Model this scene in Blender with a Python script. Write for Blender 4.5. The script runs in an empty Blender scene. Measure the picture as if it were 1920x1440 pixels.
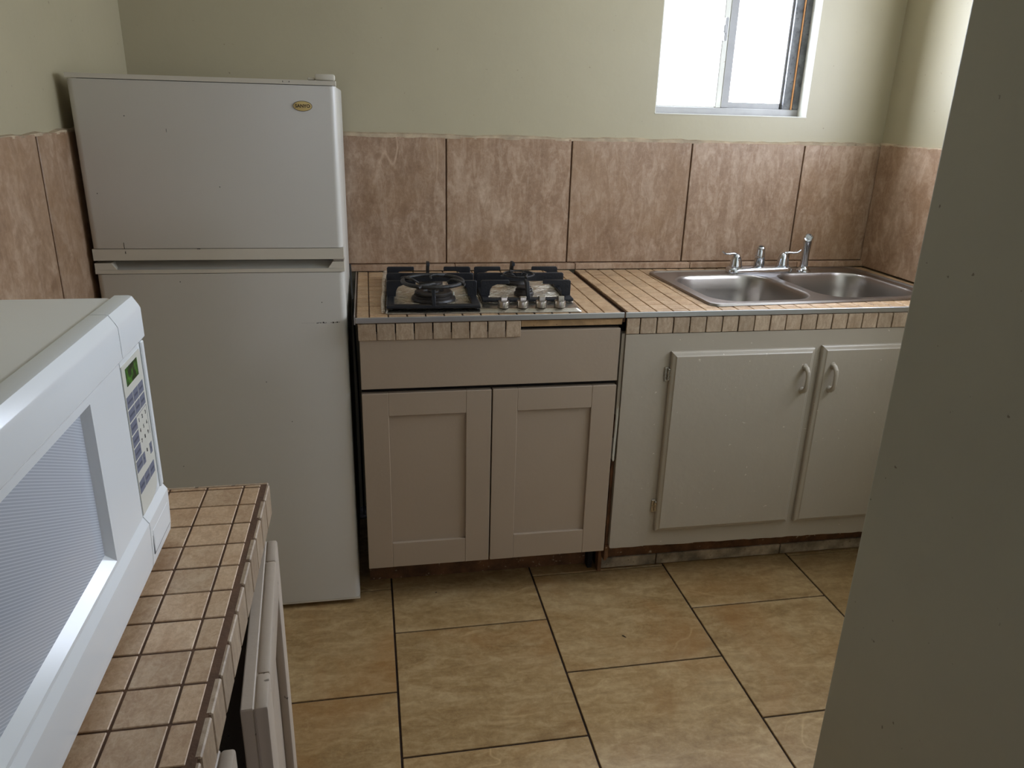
import bpy, bmesh, math, random
from mathutils import Vector, Matrix
random.seed(7)
S = bpy.context.scene
COL = S.collection
PI = math.pi

# ------------------------------------------------------------------ helpers
def lin(c):
    return tuple(((v/255)/12.92 if v/255 <= .04045 else ((v/255+.055)/1.055)**2.4) for v in c) + (1,)

def tag(o, label=None, cat=None, group=None, kind=None):
    if label: o['label'] = label
    if cat: o['category'] = cat
    if group: o['group'] = group
    if kind: o['kind'] = kind
    return o

def thing(name, label, cat, loc=(0, 0, 0), rz=0, group=None, kind=None):
    o = bpy.data.objects.new(name, None)
    o.empty_display_size = .05
    COL.objects.link(o)
    o.location = loc
    o.rotation_euler = (0, 0, rz)
    return tag(o, label, cat, group, kind)

def wmat(o):
    m = Matrix.Translation(o.location) @ Matrix.Rotation(o.rotation_euler.z, 4, 'Z')
    return wmat(o.parent) @ m if o.parent else m

class MB:
    def __init__(s): s.bm = bmesh.new()
    def _bev(s, verts, bev, seg, flt=None):
        es = {e for v in verts for e in v.link_edges}
        if flt: es = {e for e in es if flt(e)}
        if bev > 0 and es:
            bmesh.ops.bevel(s.bm, geom=list(es), offset=bev, segments=seg, profile=.5, affect='EDGES', clamp_overlap=True)
    def box(s, x0, x1, y0, y1, z0, z1, bev=0, seg=1, flt=None):
        r = bmesh.ops.create_cube(s.bm, size=1)
        vs = r['verts']
        for v in vs:
            v.co = Vector((x0+(v.co.x+.5)*(x1-x0), y0+(v.co.y+.5)*(y1-y0), z0+(v.co.z+.5)*(z1-z0)))
        s._bev(vs, bev, seg, flt)
        return s
    def prism(s, pts, a, b, plane='xz', bev=0, seg=1):
        """pts 2D polygon; extruded from a to b along the third axis"""
        def P(p, t):
            if plane == 'xz': return Vector((p[0], t, p[1]))
            if plane == 'yz': return Vector((t, p[0], p[1]))
            return Vector((p[0], p[1], t))
        n = len(pts)
        v0 = [s.bm.verts.new(P(p, a)) for p in pts]
        v1 = [s.bm.verts.new(P(p, b)) for p in pts]
        f = [s.bm.faces.new(v0), s.bm.faces.new(v1[::-1])]
        for i in range(n):
            f.append(s.bm.faces.new([v0[i], v1[i], v1[(i+1) % n], v0[(i+1) % n]]))
        bmesh.ops.recalc_face_normals(s.bm, faces=f)
        if bev: s._bev(v0+v1, bev, seg)
        return s
    def lathe(s, prof, c=(0, 0, 0), n=32, axis='z', close=True, M=None):
        rings = []
        for r, h in prof:
            ring = []
            for i in range(n):
                a = 2*PI*i/n
                x, y = r*math.cos(a), r*math.sin(a)
                co = {'z': Vector((x, y, h)), 'y': Vector((x, h, y)), 'x': Vector((h, x, y))}[axis]
                if M: co = M @ co
                ring.append(s.bm.verts.new(co+Vector(c)))
            rings.append(ring)
        fs = []
        for a, b in zip(rings, rings[1:]):
            for i in range(n):
                fs.append(s.bm.faces.new([a[i], a[(i+1) % n], b[(i+1) % n], b[i]]))
        if close:
            for ring in (rings[0], rings[-1]):
                fs.append(s.bm.faces.new(ring))
        bmesh.ops.recalc_face_normals(s.bm, faces=fs)
        return s
    def cyl(s, c, r, h, n=24, axis='z', bev=0, r2=None, M=None):
        r2 = r if r2 is None else r2
        if bev: prof = [(r-bev, 0), (r, bev), (r2, h-bev), (r2-bev, h)]
        else: prof = [(r, 0), (r2, h)]
        return s.lathe(prof, c, n, axis, True, M)
    def tube(s, pts, r, n=10, cap=True, closed=False, flat=1.0):
        pts = [Vector(p) for p in pts]
        m = len(pts)
        rs = r if isinstance(r, (list, tuple)) else [r]*m
        up = Vector((0, 0, 1))
        prev = None
        rings = []
        for i, p in enumerate(pts):
            if closed: t = pts[(i+1) % m]-pts[i-1]
            else: t = pts[min(i+1, m-1)]-pts[max(i-1, 0)]
            t.normalize()
            if prev is None:
                u = up if abs(t.dot(up)) < .9 else Vector((1, 0, 0))
                a = t.cross(u).normalized()
            else:
                a = (prev-t*prev.dot(t)).normalized()
            prev = a
            b = t.cross(a).normalized()
            rings.append([s.bm.verts.new(p+(a*math.cos(2*PI*k/n)+b*math.sin(2*PI*k/n)*flat)*rs[i]) for k in range(n)])
        fs = []
        R = list(zip(rings, rings[1:]))
        if closed: R.append((rings[-1], rings[0]))
        for a, b in R:
            for k in range(n):
                fs.append(s.bm.faces.new([a[k], a[(k+1) % n], b[(k+1) % n], b[k]]))
        if cap and not closed:
            fs.append(s.bm.faces.new(rings[0])); fs.append(s.bm.faces.new(rings[-1]))
        bmesh.ops.recalc_face_normals(s.bm, faces=fs)
        return s
    def sphere(s, c, r, sc=(1, 1, 1), n=16):
        res = bmesh.ops.create_uvsphere(s.bm, u_segments=n, v_segments=n//2, radius=r)
        for v in res['verts']:
            v.co = Vector((v.co.x*sc[0], v.co.y*sc[1], v.co.z*sc[2]))+Vector(c)
        return s
    def xform(s, M):
        bmesh.ops.transform(s.bm, matrix=M, verts=s.bm.verts[:]); return s
    def build(s, name, mat, parent=None, local=False, smooth=30):
        if parent is not None and not local:
            s.xform(wmat(parent).inverted())
        me = bpy.data.meshes.new(name)
        s.bm.to_mesh(me); s.bm.free()
        me.materials.append(mat)
        if smooth:
            for p in me.polygons: p.use_smooth = True
            me.set_sharp_from_angle(angle=math.radians(smooth))
        o = bpy.data.objects.new(name, me)
        COL.objects.link(o)
        if parent is not None: o.parent = parent
        return o

def text_part(name, items, mat, parent, M):
    """items: list of (string, x, y, size); text meshes in the XY plane moved by M to the world, all in one mesh"""
    bm = bmesh.new()
    for body, x, y, size, ext in items:
        cu = bpy.data.curves.new('t', 'FONT'); cu.body = body; cu.size = size; cu.extrude = ext
        cu.offset = size*.025; cu.align_x = 'CENTER'; cu.align_y = 'CENTER'
        o = bpy.data.objects.new('t', cu); COL.objects.link(o)
        dg = bpy.context.evaluated_depsgraph_get()
        me = bpy.data.meshes.new_from_object(o.evaluated_get(dg))
        me.transform(M @ Matrix.Translation((x, y, 0)))
        bm.from_mesh(me)
        bpy.data.objects.remove(o); bpy.data.curves.remove(cu); bpy.data.meshes.remove(me)
    b = MB(); b.bm.free(); b.bm = bm
    return b.build(name, mat, parent, smooth=0)

# ------------------------------------------------------------------ materials
class N:
    def __init__(s, name):
        s.m = bpy.data.materials.new(name); s.m.use_nodes = True
        s.t = s.m.node_tree; s.b = s.t.nodes['Principled BSDF']
    def n(s, typ, **k):
        nd = s.t.nodes.new(typ)
        for a, v in k.items():
            if a.startswith('i_'): nd.inputs[a[2:].replace('_', ' ')].default_value = v
            else: setattr(nd, a, v)
        return nd
    def l(s, a, b): s.t.links.new(a, b)
    def mix(s, f, a, b, blend='MIX'):
        nd = s.t.nodes.new('ShaderNodeMix'); nd.data_type = 'RGBA'; nd.blend_type = blend
        for v, i in ((f, 0), (a, 6), (b, 7)):
            if hasattr(v, 'links'): s.l(v, nd.inputs[i])
            else: nd.inputs[i].default_value = v
        return nd.outputs[2]
    def ramp(s, fac, stops, interp='LINEAR'):
        nd = s.t.nodes.new('ShaderNodeValToRGB'); nd.color_ramp.interpolation = interp
        cr = nd.color_ramp
        while len(cr.elements) < len(stops): cr.elements.new(.5)
        for e, (p, c) in zip(cr.elements, stops):
            e.position = p; e.color = c if len(c) == 4 else tuple(c)+(1,)
        s.l(fac, nd.inputs[0]); return nd.outputs[0]
    def math(s, op, a, b=0, clamp=False):
        nd = s.t.nodes.new('ShaderNodeMath'); nd.operation = op; nd.use_clamp = clamp
        for v, i in ((a, 0), (b, 1)):
            if hasattr(v, 'links'): s.l(v, nd.inputs[i])
            else: nd.inputs[i].default_value = v
        return nd.outputs[0]
    def coords(s, which='Object', scale=(1, 1, 1), add=None, rot=(0, 0, 0)):
        tc = s.t.nodes.new('ShaderNodeTexCoord'); mp = s.t.nodes.new('ShaderNodeMapping')
        mp.inputs['Scale'].default_value = scale; mp.inputs['Rotation'].default_value = rot
        s.l(tc.outputs[which], mp.inputs[0])
        if add is not None: s.l(add, mp.inputs['Location'])
        return mp.outputs[0]
    def noise(s, vec, scale, detail=4, rough=.5, dist=0):
        nd = s.t.nodes.new('ShaderNodeTexNoise')
        nd.inputs['Scale'].default_value = scale; nd.inputs['Detail'].default_value = detail
        nd.inputs['Roughness'].default_value = rough; nd.inputs['Distortion'].default_value = dist
        s.l(vec, nd.inputs['Vector']); return nd.outputs['Fac']
    def bump(s, h, strength=.2, dist=.001):
        nd = s.t.nodes.new('ShaderNodeBump'); nd.inputs['Strength'].default_value = strength
        nd.inputs['Distance'].default_value = dist
        s.l(h, nd.inputs['Height']); s.l(nd.outputs[0], s.b.inputs['Normal'])
    def set(s, color=None, rough=None, metal=None, **k):
        for nm, v in (('Base Color', color), ('Roughness', rough), ('Metallic', metal)):
            if v is None: continue
            if hasattr(v, 'links'): s.l(v, s.b.inputs[nm])
            else: s.b.inputs[nm].default_value = v
        for nm, v in k.items(): s.b.inputs[nm.replace('_', ' ')].default_value = v
        return s.m

def painted(name, rgb, rough=.5, bump=.15, bscale=60, specks=0, speck_rgb=(70, 60, 50), blotch=.06, scale=3, spec=.5):
    w = N(name); v = w.coords()
    base = lin(rgb)
    lo = tuple(c*(1-blotch) for c in base[:3])+(1,); hi = tuple(min(1, c*(1+blotch)) for c in base[:3])+(1,)
    c = w.ramp(w.noise(v, scale, 5, .6), [(.35, lo), (.65, hi)])
    if specks:
        sp = w.noise(v, 75, 2, .5)
        f = w.math('MULTIPLY', w.ramp(sp, [(.735-specks*.02, (0, 0, 0, 1)), (.765, (1, 1, 1, 1))]), .75)
        c = w.mix(f, c, lin(speck_rgb))
    n1 = w.noise(v, bscale, 3, .55)
    n2 = w.noise(v, bscale*.13, 3, .5)
    w.bump(w.math('ADD', n1, w.math('MULTIPLY', n2, 2)), bump, .002)
    return w.set(c, rough, 0, Specular_IOR_Level=spec)

def stone_tile(name, dark, mid, light, rust=None, rust_amt=.5, rough=.4, gscale=1., vein=.5, bump=.25, islvar=.12, streak=(1.6, 1, .5), rot=(0, 0, 0), per_tile=True):
    w = N(name)
    geo = w.n('ShaderNodeNewGeometry')
    rnd = geo.outputs['Random Per Island']
    cmb = w.n('ShaderNodeCombineXYZ')
    w.l(w.math('MULTIPLY', rnd, 37.3), cmb.inputs[0]); w.l(w.math('MULTIPLY', rnd, 71.9), cmb.inputs[1]); w.l(w.math('MULTIPLY', rnd, 13.7), cmb.inputs[2])
    v = w.coords(scale=tuple(q*gscale for q in streak), add=cmb.outputs[0], rot=rot)
    vi = w.coords(scale=(gscale,)*3, add=cmb.outputs[0])
    big = w.noise(v, 3.6, 7, .66, .5)
    fine = w.noise(vi, 44, 6, .75, .3)
    c = w.ramp(big, [(.36, lin(dark)), (.5, lin(mid)), (.64, lin(light))])
    c2 = w.ramp(fine, [(.36, lin(dark)), (.5, lin(mid)), (.64, lin(light))])
    st = w.noise(v, 14, 8, .74, .7)
    c3 = w.ramp(st, [(.38, lin(dark)), (.5, lin(mid)), (.6, lin(light))])
    c = w.mix(.45, c, c2)
    c = w.mix(.4, c, c3)
    if rust:
        rn = w.noise(vi, 2.1, 5, .6, .6)
        f = w.math('MULTIPLY', w.ramp(rn, [(.5, (0, 0, 0, 1)), (.68, (1, 1, 1, 1))]), rust_amt)
        c = w.mix(f, c, lin(rust))
    # thin pale veins
    vn = w.noise(v, 1.3, 3, .5, .7)
    band = w.math('ABSOLUTE', w.math('SUBTRACT', vn, .5))
    f = w.ramp(band, [(0, (1, 1, 1, 1)), (.006, (0, 0, 0, 1))])
    gate = w.ramp(w.noise(vi, 2.7, 2, .5), [(.56, (0, 0, 0, 1)), (.68, (1, 1, 1, 1))])
    f = w.math('MULTIPLY', w.math('MULTIPLY', f, gate), vein)
    c = w.mix(f, c, tuple(min(1, q*1.55) for q in lin(light)[:3])+(1,))
    # tile to tile tone
    tone = w.math('ADD', 1-islvar, w.math('MULTIPLY', rnd, 2*islvar))
    cc = w.n('ShaderNodeCombineColor')
    for i in range(3): w.l(tone, cc.inputs[i])
    c = w.mix(1.0, c, cc.outputs[0], 'MULTIPLY')
    w.bump(w.math('ADD', fine, w.math('MULTIPLY', big, 1.5)), bump, .0015)
    r = w.math('ADD', rough-.06, w.math('MULTIPLY', fine, .14))
    return w.set(c, r, 0, Specular_IOR_Level=.45)

def metal(name, rgb, rough, brushed=None, aniso=0, bump=0):
    w = N(name)
    if brushed:
        v = w.coords(scale=brushed)
        n = w.noise(v, 8, 4, .6)
        r = w.math('ADD', rough-.07, w.math('MULTIPLY', n, .16))
        w.bump(n, .06, .0005)
        return w.set(lin(rgb), r, 1)
    return w.set(lin(rgb), rough, 1)

M = {}
M['wall'] = painted('wall_paint', (168, 158, 130), .42, .25, 35, specks=.3, speck_rgb=(120, 105, 85), blotch=.035, scale=2)
M['wall_near'] = painted('partition_paint', (172, 172, 159), .5, .45, 22, specks=.2, speck_rgb=(95, 85, 72), blotch=.04, scale=2.5)
M['ceiling'] = painted('ceiling_paint', (205, 203, 190), .7, .2, 40)
M['caulk'] = painted('rough_grout', (168, 150, 124), .8, .6, 90, specks=3, speck_rgb=(90, 70, 50), blotch=.3, scale=14)
M['reveal'] = painted('reveal_paint', (212, 210, 198), .4, .2, 50, specks=.8, speck_rgb=(150, 120, 90))
M['wtile'] = stone_tile('wall_stone_tile', (122, 94, 70), (154, 125, 99), (188, 164, 140), rust=(140, 106, 70), rust_amt=.4, rough=.42, gscale=1.3, vein=.4, islvar=.06, streak=(1.9, 1, .65), rot=(0, .75, 0))
M['ftile'] = stone_tile('floor_stone_tile', (132, 103, 64), (168, 138, 94), (196, 170, 128), rust=(152, 104, 52), rust_amt=.5, rough=.36, gscale=1.25, vein=.3, islvar=.05, streak=(.7, 1.8, 1), rot=(0, 0, .7))
M['stile'] = stone_tile('counter_tile_brightened', (166, 134, 104), (196, 165, 132), (216, 192, 162), rust=(160, 122, 88), rust_amt=.5, rough=.33, gscale=5, vein=.15, islvar=.13, bump=.2)  # same tile lightened: stronger light on the left worktop is in the colour
M['stile_dimmed'] = stone_tile('counter_tile_dimmed', (146, 116, 86), (178, 147, 112), (200, 172, 138), rust=(150, 114, 78), rust_amt=.5, rough=.33, gscale=5, vein=.15, islvar=.1, bump=.2)  # same tile darkened: weaker light on the far worktops is in the colour
M['etile'] = stone_tile('edge_tile', (140, 120, 98), (170, 148, 124), (196, 178, 154), rust=(138, 112, 84), rust_amt=.4, rough=.36, gscale=5, vein=.2, islvar=.12, bump=.2)
M['grout'] = painted('brown_grout', (92, 66, 46), .85, .4, 200, blotch=.25, scale=30)
M['fgrout'] = painted('dark_floor_grout', (46, 30, 20), .9, .4, 200, blotch=.2, scale=30)
M['cab'] = painted('beige_cabinet_paint', (162, 145, 126), .42, .12, 120, specks=0, blotch=.02)
M['cab_old'] = painted('old_cabinet_paint', (168, 158, 142), .4, .3, 45, specks=.35, speck_rgb=(212, 204, 188), blotch=.03, scale=2)
M['cab_left'] = painted('left_cabinet_paint', (186, 172, 156), .38, .3, 50, blotch=.04, specks=.6)
M['dark'] = painted('interior_shade_dark', (22, 16, 12), .9, .1, 40)  # near black: shade inside the cabinets is put into this colour
M['wood'] = painted('worn_brown_wood', (104, 70, 42), .8, .6, 60, specks=3, speck_rgb=(190, 170, 140), blotch=.4, scale=18)
M['rawwood'] = painted('raw_wood_edge', (170, 138, 98), .8, .5, 60, specks=2, speck_rgb=(90, 60, 35), blotch=.25, scale=22)
M['base_tile'] = painted('scuffed_base_tile', (158, 142, 120), .6, .3, 50, specks=4, speck_rgb=(80, 55, 32), blotch=.5, scale=16)
M['fridge'] = painted('fridge_enamel', (200, 196, 187), .33, .05, 300, specks=0, speck_rgb=(80, 70, 60), blotch=.015, scale=1.5)
M['fridge_trim'] = painted('fridge_trim_plastic', (204, 197, 182), .4, .05, 200, blotch=.03)
M['grip'] = painted('fridge_grip', (178, 176, 168), .45, .05, 200)
M['black'] = painted('black_rubber', (20, 19, 19), .5, .1, 80)
M['badge'] = painted('gold_badge', (206, 182, 120), .4, 0, 50, blotch=.05)
M['badge_dark'] = painted('badge_print', (62, 44, 24), .5, 0, 50)
M['print'] = painted('worn_print', (38, 34, 32), .6, 0, 50)
M['iron'] = painted('cast_iron', (17, 18, 24), .48, .4, 220, blotch=.15, scale=30)
M['rust_iron'] = painted('rusty_iron_ring', (30, 28, 27), .55, .9, 150, blotch=.4, scale=35)
M['burner'] = painted('burner_cap', (34, 28, 25), .45, .5, 120, specks=1, speck_rgb=(80, 55, 38), blotch=.3, scale=30)
M['steel'] = metal('brushed_steel', (178, 172, 162), .26, brushed=(1, 30, 30))
M['sink'] = metal('sink_steel', (166, 160, 154), .3, brushed=(3, 22, 22))
M['chrome'] = metal('chrome', (205, 208, 214), .09)
M['nickel'] = metal('satin_knob_metal', (186, 178, 166), .28, brushed=(30, 1, 1))
M['trimmetal'] = metal('aluminium_edge_strip', (192, 192, 192), .35, brushed=(1, 30, 30))
M['alu'] = painted('window_aluminium', (150, 148, 146), .4, .2, 60, blotch=.08, scale=12)
M['alu_dirty'] = painted('dirty_window_frame', (96, 96, 96), .6, .6, 60, specks=8, speck_rgb=(30, 28, 27), blotch=.35, scale=26)
M['orange'] = painted('exposed_wood', (224, 160, 100), .7, .3, 80, blotch=.1, scale=20)
M['mw'] = painted('white_glossy_plastic', (240, 243, 243), .16, .0, 50, blotch=.0)
M['mw_top'] = painted('white_enamel_sheet', (236, 234, 226), .35, .05, 300, blotch=.01)
M['mw_panel'] = painted('cream_panel', (222, 220, 208), .3, 0, 50, blotch=0)
M['key'] = painted('grey_blue_key', (118, 122, 140), .4, 0, 50, blotch=0)
M['keymark'] = painted('key_print', (84, 88, 104), .5, 0, 50, blotch=0)
M['seam'] = painted('painted_seam_shadow', (120, 120, 120), .6, 0, 50)

def foil():
    w = N('crumpled_foil'); v = w.coords()
    n = w.noise(v, 14, 5, .6, 1.5); n2 = w.noise(v, 60, 3, .6, 1)
    w.bump(w.math('ADD', n, w.math('MULTIPLY', n2, .3)), 1., .02)
    c = w.ramp(w.noise(v, 7, 4, .6), [(.35, lin((190, 174, 146))), (.65, lin((232, 226, 212)))])
    return w.set(c, .24, .7)
M['foil'] = foil()

def mw_glass():
    w = N('microwave_window'); v = w.coords()
    sx = w.n('ShaderNodeSeparateXYZ'); w.l(v, sx.inputs[0])
    s = w.math('SINE', w.math('MULTIPLY', w.math('ADD', sx.outputs[2], w.math('MULTIPLY', sx.outputs[1], .5)), 2*PI/.003))
    f = w.ramp(w.math('MULTIPLY', s, 1.0), [(.0, (0, 0, 0, 1)), (.9, (1, 1, 1, 1))])
    c = w.mix(f, lin((186, 192, 202)), lin((214, 219, 226)))
    return w.set(c, .14, 0, Specular_IOR_Level=.7)
M['mwglass'] = mw_glass()

def lcd():
    w = N('green_display'); v = w.coords()
    n = w.noise(v, 90, 3, .6)
    c = w.ramp(n, [(.42, (.004, .012, .002, 1)), (.52, (.03, .16, .01, 1)), (.66, (.16, .5, .04, 1))])
    w.l(c, w.b.inputs['Emission Color']); w.b.inputs['Emission Strength'].default_value = .35
    return w.set((.01, .02, .01, 1), .2)
M['lcd'] = lcd()

def glass():
    m = bpy.data.materials.new('window_glass'); m.use_nodes = True
    t = m.node_tree; t.nodes.clear()
    o = t.nodes.new('ShaderNodeOutputMaterial'); mx = t.nodes.new('ShaderNodeMixShader')
    tr = t.nodes.new('ShaderNodeBsdfTransparent'); gl = t.nodes.new('ShaderNodeBsdfGlossy')
    gl.inputs['Roughness'].default_value = .02; tr.inputs[0].default_value = (.96, .98, .97, 1)
    mx.inputs[0].default_value = .06
    t.links.new(tr.outputs[0], mx.inputs[1]); t.links.new(gl.outputs[0], mx.inputs[2]); t.links.new(mx.outputs[0], o.inputs[0])
    return m
M['glass'] = glass()

# ------------------------------------------------------------------ room
XL, XR = -.773, 1.81
YB = -6.0          # rear of the room, behind the viewer
ZC = 2.45
PX, PY = .60, -1.829   # partition corner
WX0, WX1, WZ0, WZ1 = .918, 1.49, 1.456, 2.26
TT = .012          # tile thickness
def struct(b, name, mat, parent=None, label=None):
    o = b.build(name, mat, parent, local=True)
    if parent is None: tag(o, label, None, None, 'structure')
    return o

fl = struct(MB().box(XL-.1, XR+.1, YB-.1, .15, -.08, -.004), 'floor', M['fgrout'], label='floor of large ochre stone tiles laid in a brick offset')
fl['category'] = 'floor'
b = MB()
fx0, W, H = -.0382, .461, .4645
offs = {-1: -1.0228, 0: -.7801, 1: -1.0167, 2: -.7914, 3: -1.02, -2: -.79}
g = .0028
for i in range(-2, 4):
    for k in range(-9, 3):
        x0, x1 = fx0+i*W+g, fx0+(i+1)*W-g
        y1, y0 = offs[i]+k*H-g, offs[i]+(k-1)*H+g
        x0, x1 = max(x0, XL), min(x1, XR); y0, y1 = max(y0, YB), min(y1, 0)
        if x1-x0 < .01 or y1-y0 < .01: continue
        b.box(x0, x1, y0, y1, -.006, 0, .0012)
struct(b, 'tile_paving', M['ftile'], fl)

wb = MB()
wb.box(XL-.1, WX0, 0, .15, 0, ZC).box(WX1, XR+.1, 0, .15, 0, ZC).box(WX0, WX1, 0, .15, 0, WZ0).box(WX0, WX1, 0, .15, WZ1, ZC)
wback = struct(wb, 'wall_back', M['wall'], label='pale cream painted back wall with the window'); wback['category'] = 'wall'
wleft = struct(MB().box(XL-.12, XL, YB, 0, 0, ZC), 'wall_left', M['wall'], label='pale cream painted wall beside the refrigerator'); wleft['category'] = 'wall'
VY0, VY1, VZ0, VZ1 = -1.66, -.34, 1.12, 2.1   # unseen side window, added to brighten microwave and counters
wright = struct(MB().box(XR, XR+.12, PY, .15, 0, VZ0).box(XR, XR+.12, PY, .15, VZ1, ZC).box(XR, XR+.12, VY1, .15, VZ0, VZ1).box(XR, XR+.12, PY, VY0, VZ0, VZ1), 'wall_right', M['wall'], label='brightly lit cream wall beyond the sink'); wright['category'] = 'wall'
part = struct(MB().prism([(PX, PY), (XR+.12, PY), (XR+.12, YB), (PX, YB)], 0, ZC, 'xy', .006, 3), 'wall_partition', M['wall_near'], label='shaded greenish grey wall end in the right foreground'); part['category'] = 'wall'
ceil = struct(MB().box(XL-.12, XR+.12, YB-.1, .15, ZC, ZC+.1), 'ceiling', M['ceiling'], label='plain pale ceiling'); ceil['category'] = 'ceiling'
# rear wall with a small unseen opening, added to let in fill light
rb = MB()
OX0, OX1, OZ0, OZ1 = -.25, .25, 1.35, 1.85
rb.box(XL-.12, OX0, YB-.1, YB, 0, ZC).box(OX1, PX, YB-.1, YB, 0, ZC).box(OX0, OX1, YB-.1, YB, OZ1, ZC).box(OX0, OX1, YB-.1, YB, 0, OZ0)
wrear = struct(rb, 'wall_rear', M['cab_left'], label='beige wall behind the viewer with an opening added for fill light'); wrear['category'] = 'wall'

# large stone tiles on the walls
ZT0, ZT1 = .945, 1.364
xs = [-.72, -.2735, .194, .6265, 1.0638, 1.4966, XR-.002]
b = MB()
for k in range(len(xs)-1):
    j = random.uniform(-.002, .002)
    b.box(xs[k]+.0025, xs[k+1]-.0025, -TT, 0, ZT0, ZT1+j, .0015)
for k in range(len(xs)-1):
    if k < 1: continue
    b.box(xs[k]+.03 if k else xs[k], xs[k+1]+.028 if k < 5 else XR-.002, -.03, 0, .921, ZT0-.003, .0015)
struct(b, 'tile_backsplash', M['wtile'], wback)
struct(MB().box(-.72, XR, -.007, 0, .921, ZT1-.004), 'grout_bed', M['grout'], wback)
# uneven mortar line above the tiles
def ragged(name, p0, p1, nrm, z, hmin, hmax, th, parent, seed):
    r = random.Random(seed); n = 90
    b = MB(); top = []; bot = []
    p0 = Vector(p0); p1 = Vector(p1); nrm = Vector(nrm)
    h = (hmin+hmax)/2
    ring = []
    for i in range(n+1):
        p = p0.lerp(p1, i/n)
        h = min(hmax, max(hmin, h+r.uniform(-.35, .35)*(hmax-hmin)))
        t = th*r.uniform(.7, 1)
        ring.append([b.bm.verts.new(p+Vector((0, 0, z))+nrm*t), b.bm.verts.new(p+Vector((0, 0, z+h*.7))+nrm*t*.9), b.bm.verts.new(p+Vector((0, 0, z+h))-nrm*.001)])
    for a, c in zip(ring, ring[1:]):
        for k in range(2): b.bm.faces.new([a[k], c[k], c[k+1], a[k+1]])
    bmesh.ops.recalc_face_normals(b.bm, faces=b.bm.faces[:])
    return struct(b, name, M['caulk'], parent)
ragged('mortar_line', (-.72, 0, 0), (XR, 0, 0), (0, -1, 0), ZT1-.004, .005, .016, .0135, wback, 3)
b = MB()
for (a, c) in ((-2.17, -1.717), (-1.717, -1.262), (-1.258, -.806), (-.801, -.348), (-.344, -.002)):
    b.box(XL, XL+TT, a+.002, c-.002, .94, 1.382, .0015)
struct(b, 'tile_backsplash', M['wtile'], wleft)
struct(MB().box(XL, XL+.006, -2.17, 0, .936, 1.378), 'grout_bed', M['grout'], wleft)
ragged('mortar_line', (XL, -2.17, 0), (XL, 0, 0), (1, 0, 0), 1.378, .005, .014, .0135, wleft, 5)
b = MB()
for (a, c) in ((-1.37, -.915), (-.911, -.456), (-.452, -TT-.001)):
    b.box(XR-TT, XR, a+.002, c-.002, ZT0-.02, 1.37, .0015)
struct(b, 'tile_backsplash', M['wtile'], wright)
struct(MB().box(XR-.006, XR, -1.37, 0, .921, 1.366), 'grout_bed', M['grout'], wright)
ragged('mortar_line', (XR, -1.37, 0), (XR, 0, 0), (-1, 0, 0), 1.367, .004, .01, .0135, wright, 8)

# ------------------------------------------------------------------ window
win = thing('window_1', 'small sliding aluminium window with weathered frame, blown out by daylight', 'window', (1.204, .08, WZ0), kind='structure')
FY0, FY1 = .062, .10
MB().box(WX0, .943, FY0, FY1, WZ0, WZ1).box(WX0, WX1, FY0-.004, FY1, WZ0, 1.482, .002).box(WX0, WX1, FY0, FY1, WZ1-.03, WZ1).build('window_frame', M['alu'], win)
MB().box(1.4275, 1.4565, FY0, FY1+.01, 1.482, WZ1).box(1.461, WX1, FY0-.004, FY1, 1.482, WZ1, .003).build('weathered_frame_side', M['alu_dirty'], win)['label'] = 'peeling dark weathered side of the frame'
MB().box(1.4565, 1.4608, FY0-.004, FY0+.02, 1.482, WZ1).build('wood_strip', M['orange'], win)['label'] = 'thin strip of exposed orange wood'
s1 = MB().box(.943, .951, .078, .092, 1.482, WZ1-.03).box(1.168, 1.188, .066, .08, 1.482, WZ1-.03, .001).box(.943, 1.188, .07, .09, 1.478, 1.486).build('sash', M['reveal'], win)
s2 = MB().box(1.190, 1.219, .068, .1, 1.482, WZ1-.03, .002).box(1.190, 1.425, .075, .1, 1.482, 1.502, .001).box(1.419, 1.4275, .075, .1, 1.482, WZ1-.03, .001).build('sash', M['alu'], win)
MB().box(1.1655, 1.1678, .066, .08, 1.486, WZ1-.03).box(1.1882, 1.1898, .064, .08, 1.486, WZ1-.03).build('gasket', M['grip'], win)
MB().box(.945, 1.175, .082, .086, 1.484, WZ1-.03).build('pane', M['glass'], s1)
MB().box(1.212, 1.425, .09, .094, 1.5, WZ1-.03).build('pane', M['glass'], s2)
MB().box(1.166, 1.178, .05, .068, 1.70, 1.775, .003).box(1.160, 1.17, .046, .06, 1.725, 1.75, .002).build('latch', M['alu'], s1)
MB().box(WX1-.003, WX1+.0, 0.0, FY0, WZ0, WZ1).box(WX0, WX1, -.002, FY0, WZ0-.0, WZ0+.003).box(WX0, WX0+.003, 0, FY0, WZ0, WZ1).build('reveal_lining', M['reveal'], win)

w2 = thing('added_window_2', 'unseen side window added in the right wall for side light', 'window', (XR+.06, -.95, VZ0), kind='structure')
MB().box(XR+.04, XR+.08, VY0, VY0+.025, VZ0, VZ1).box(XR+.04, XR+.08, VY1-.025, VY1, VZ0, VZ1).box(XR+.04, XR+.08, VY0, VY1, VZ0, VZ0+.025).box(XR+.04, XR+.08, VY0, VY1, VZ1-.025, VZ1).build('window_frame', M['alu'], w2)
MB().box(XR+.058, XR+.062, VY0+.02, VY1-.02, VZ0+.02, VZ1-.02).build('pane', M['glass'], w2)

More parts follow.
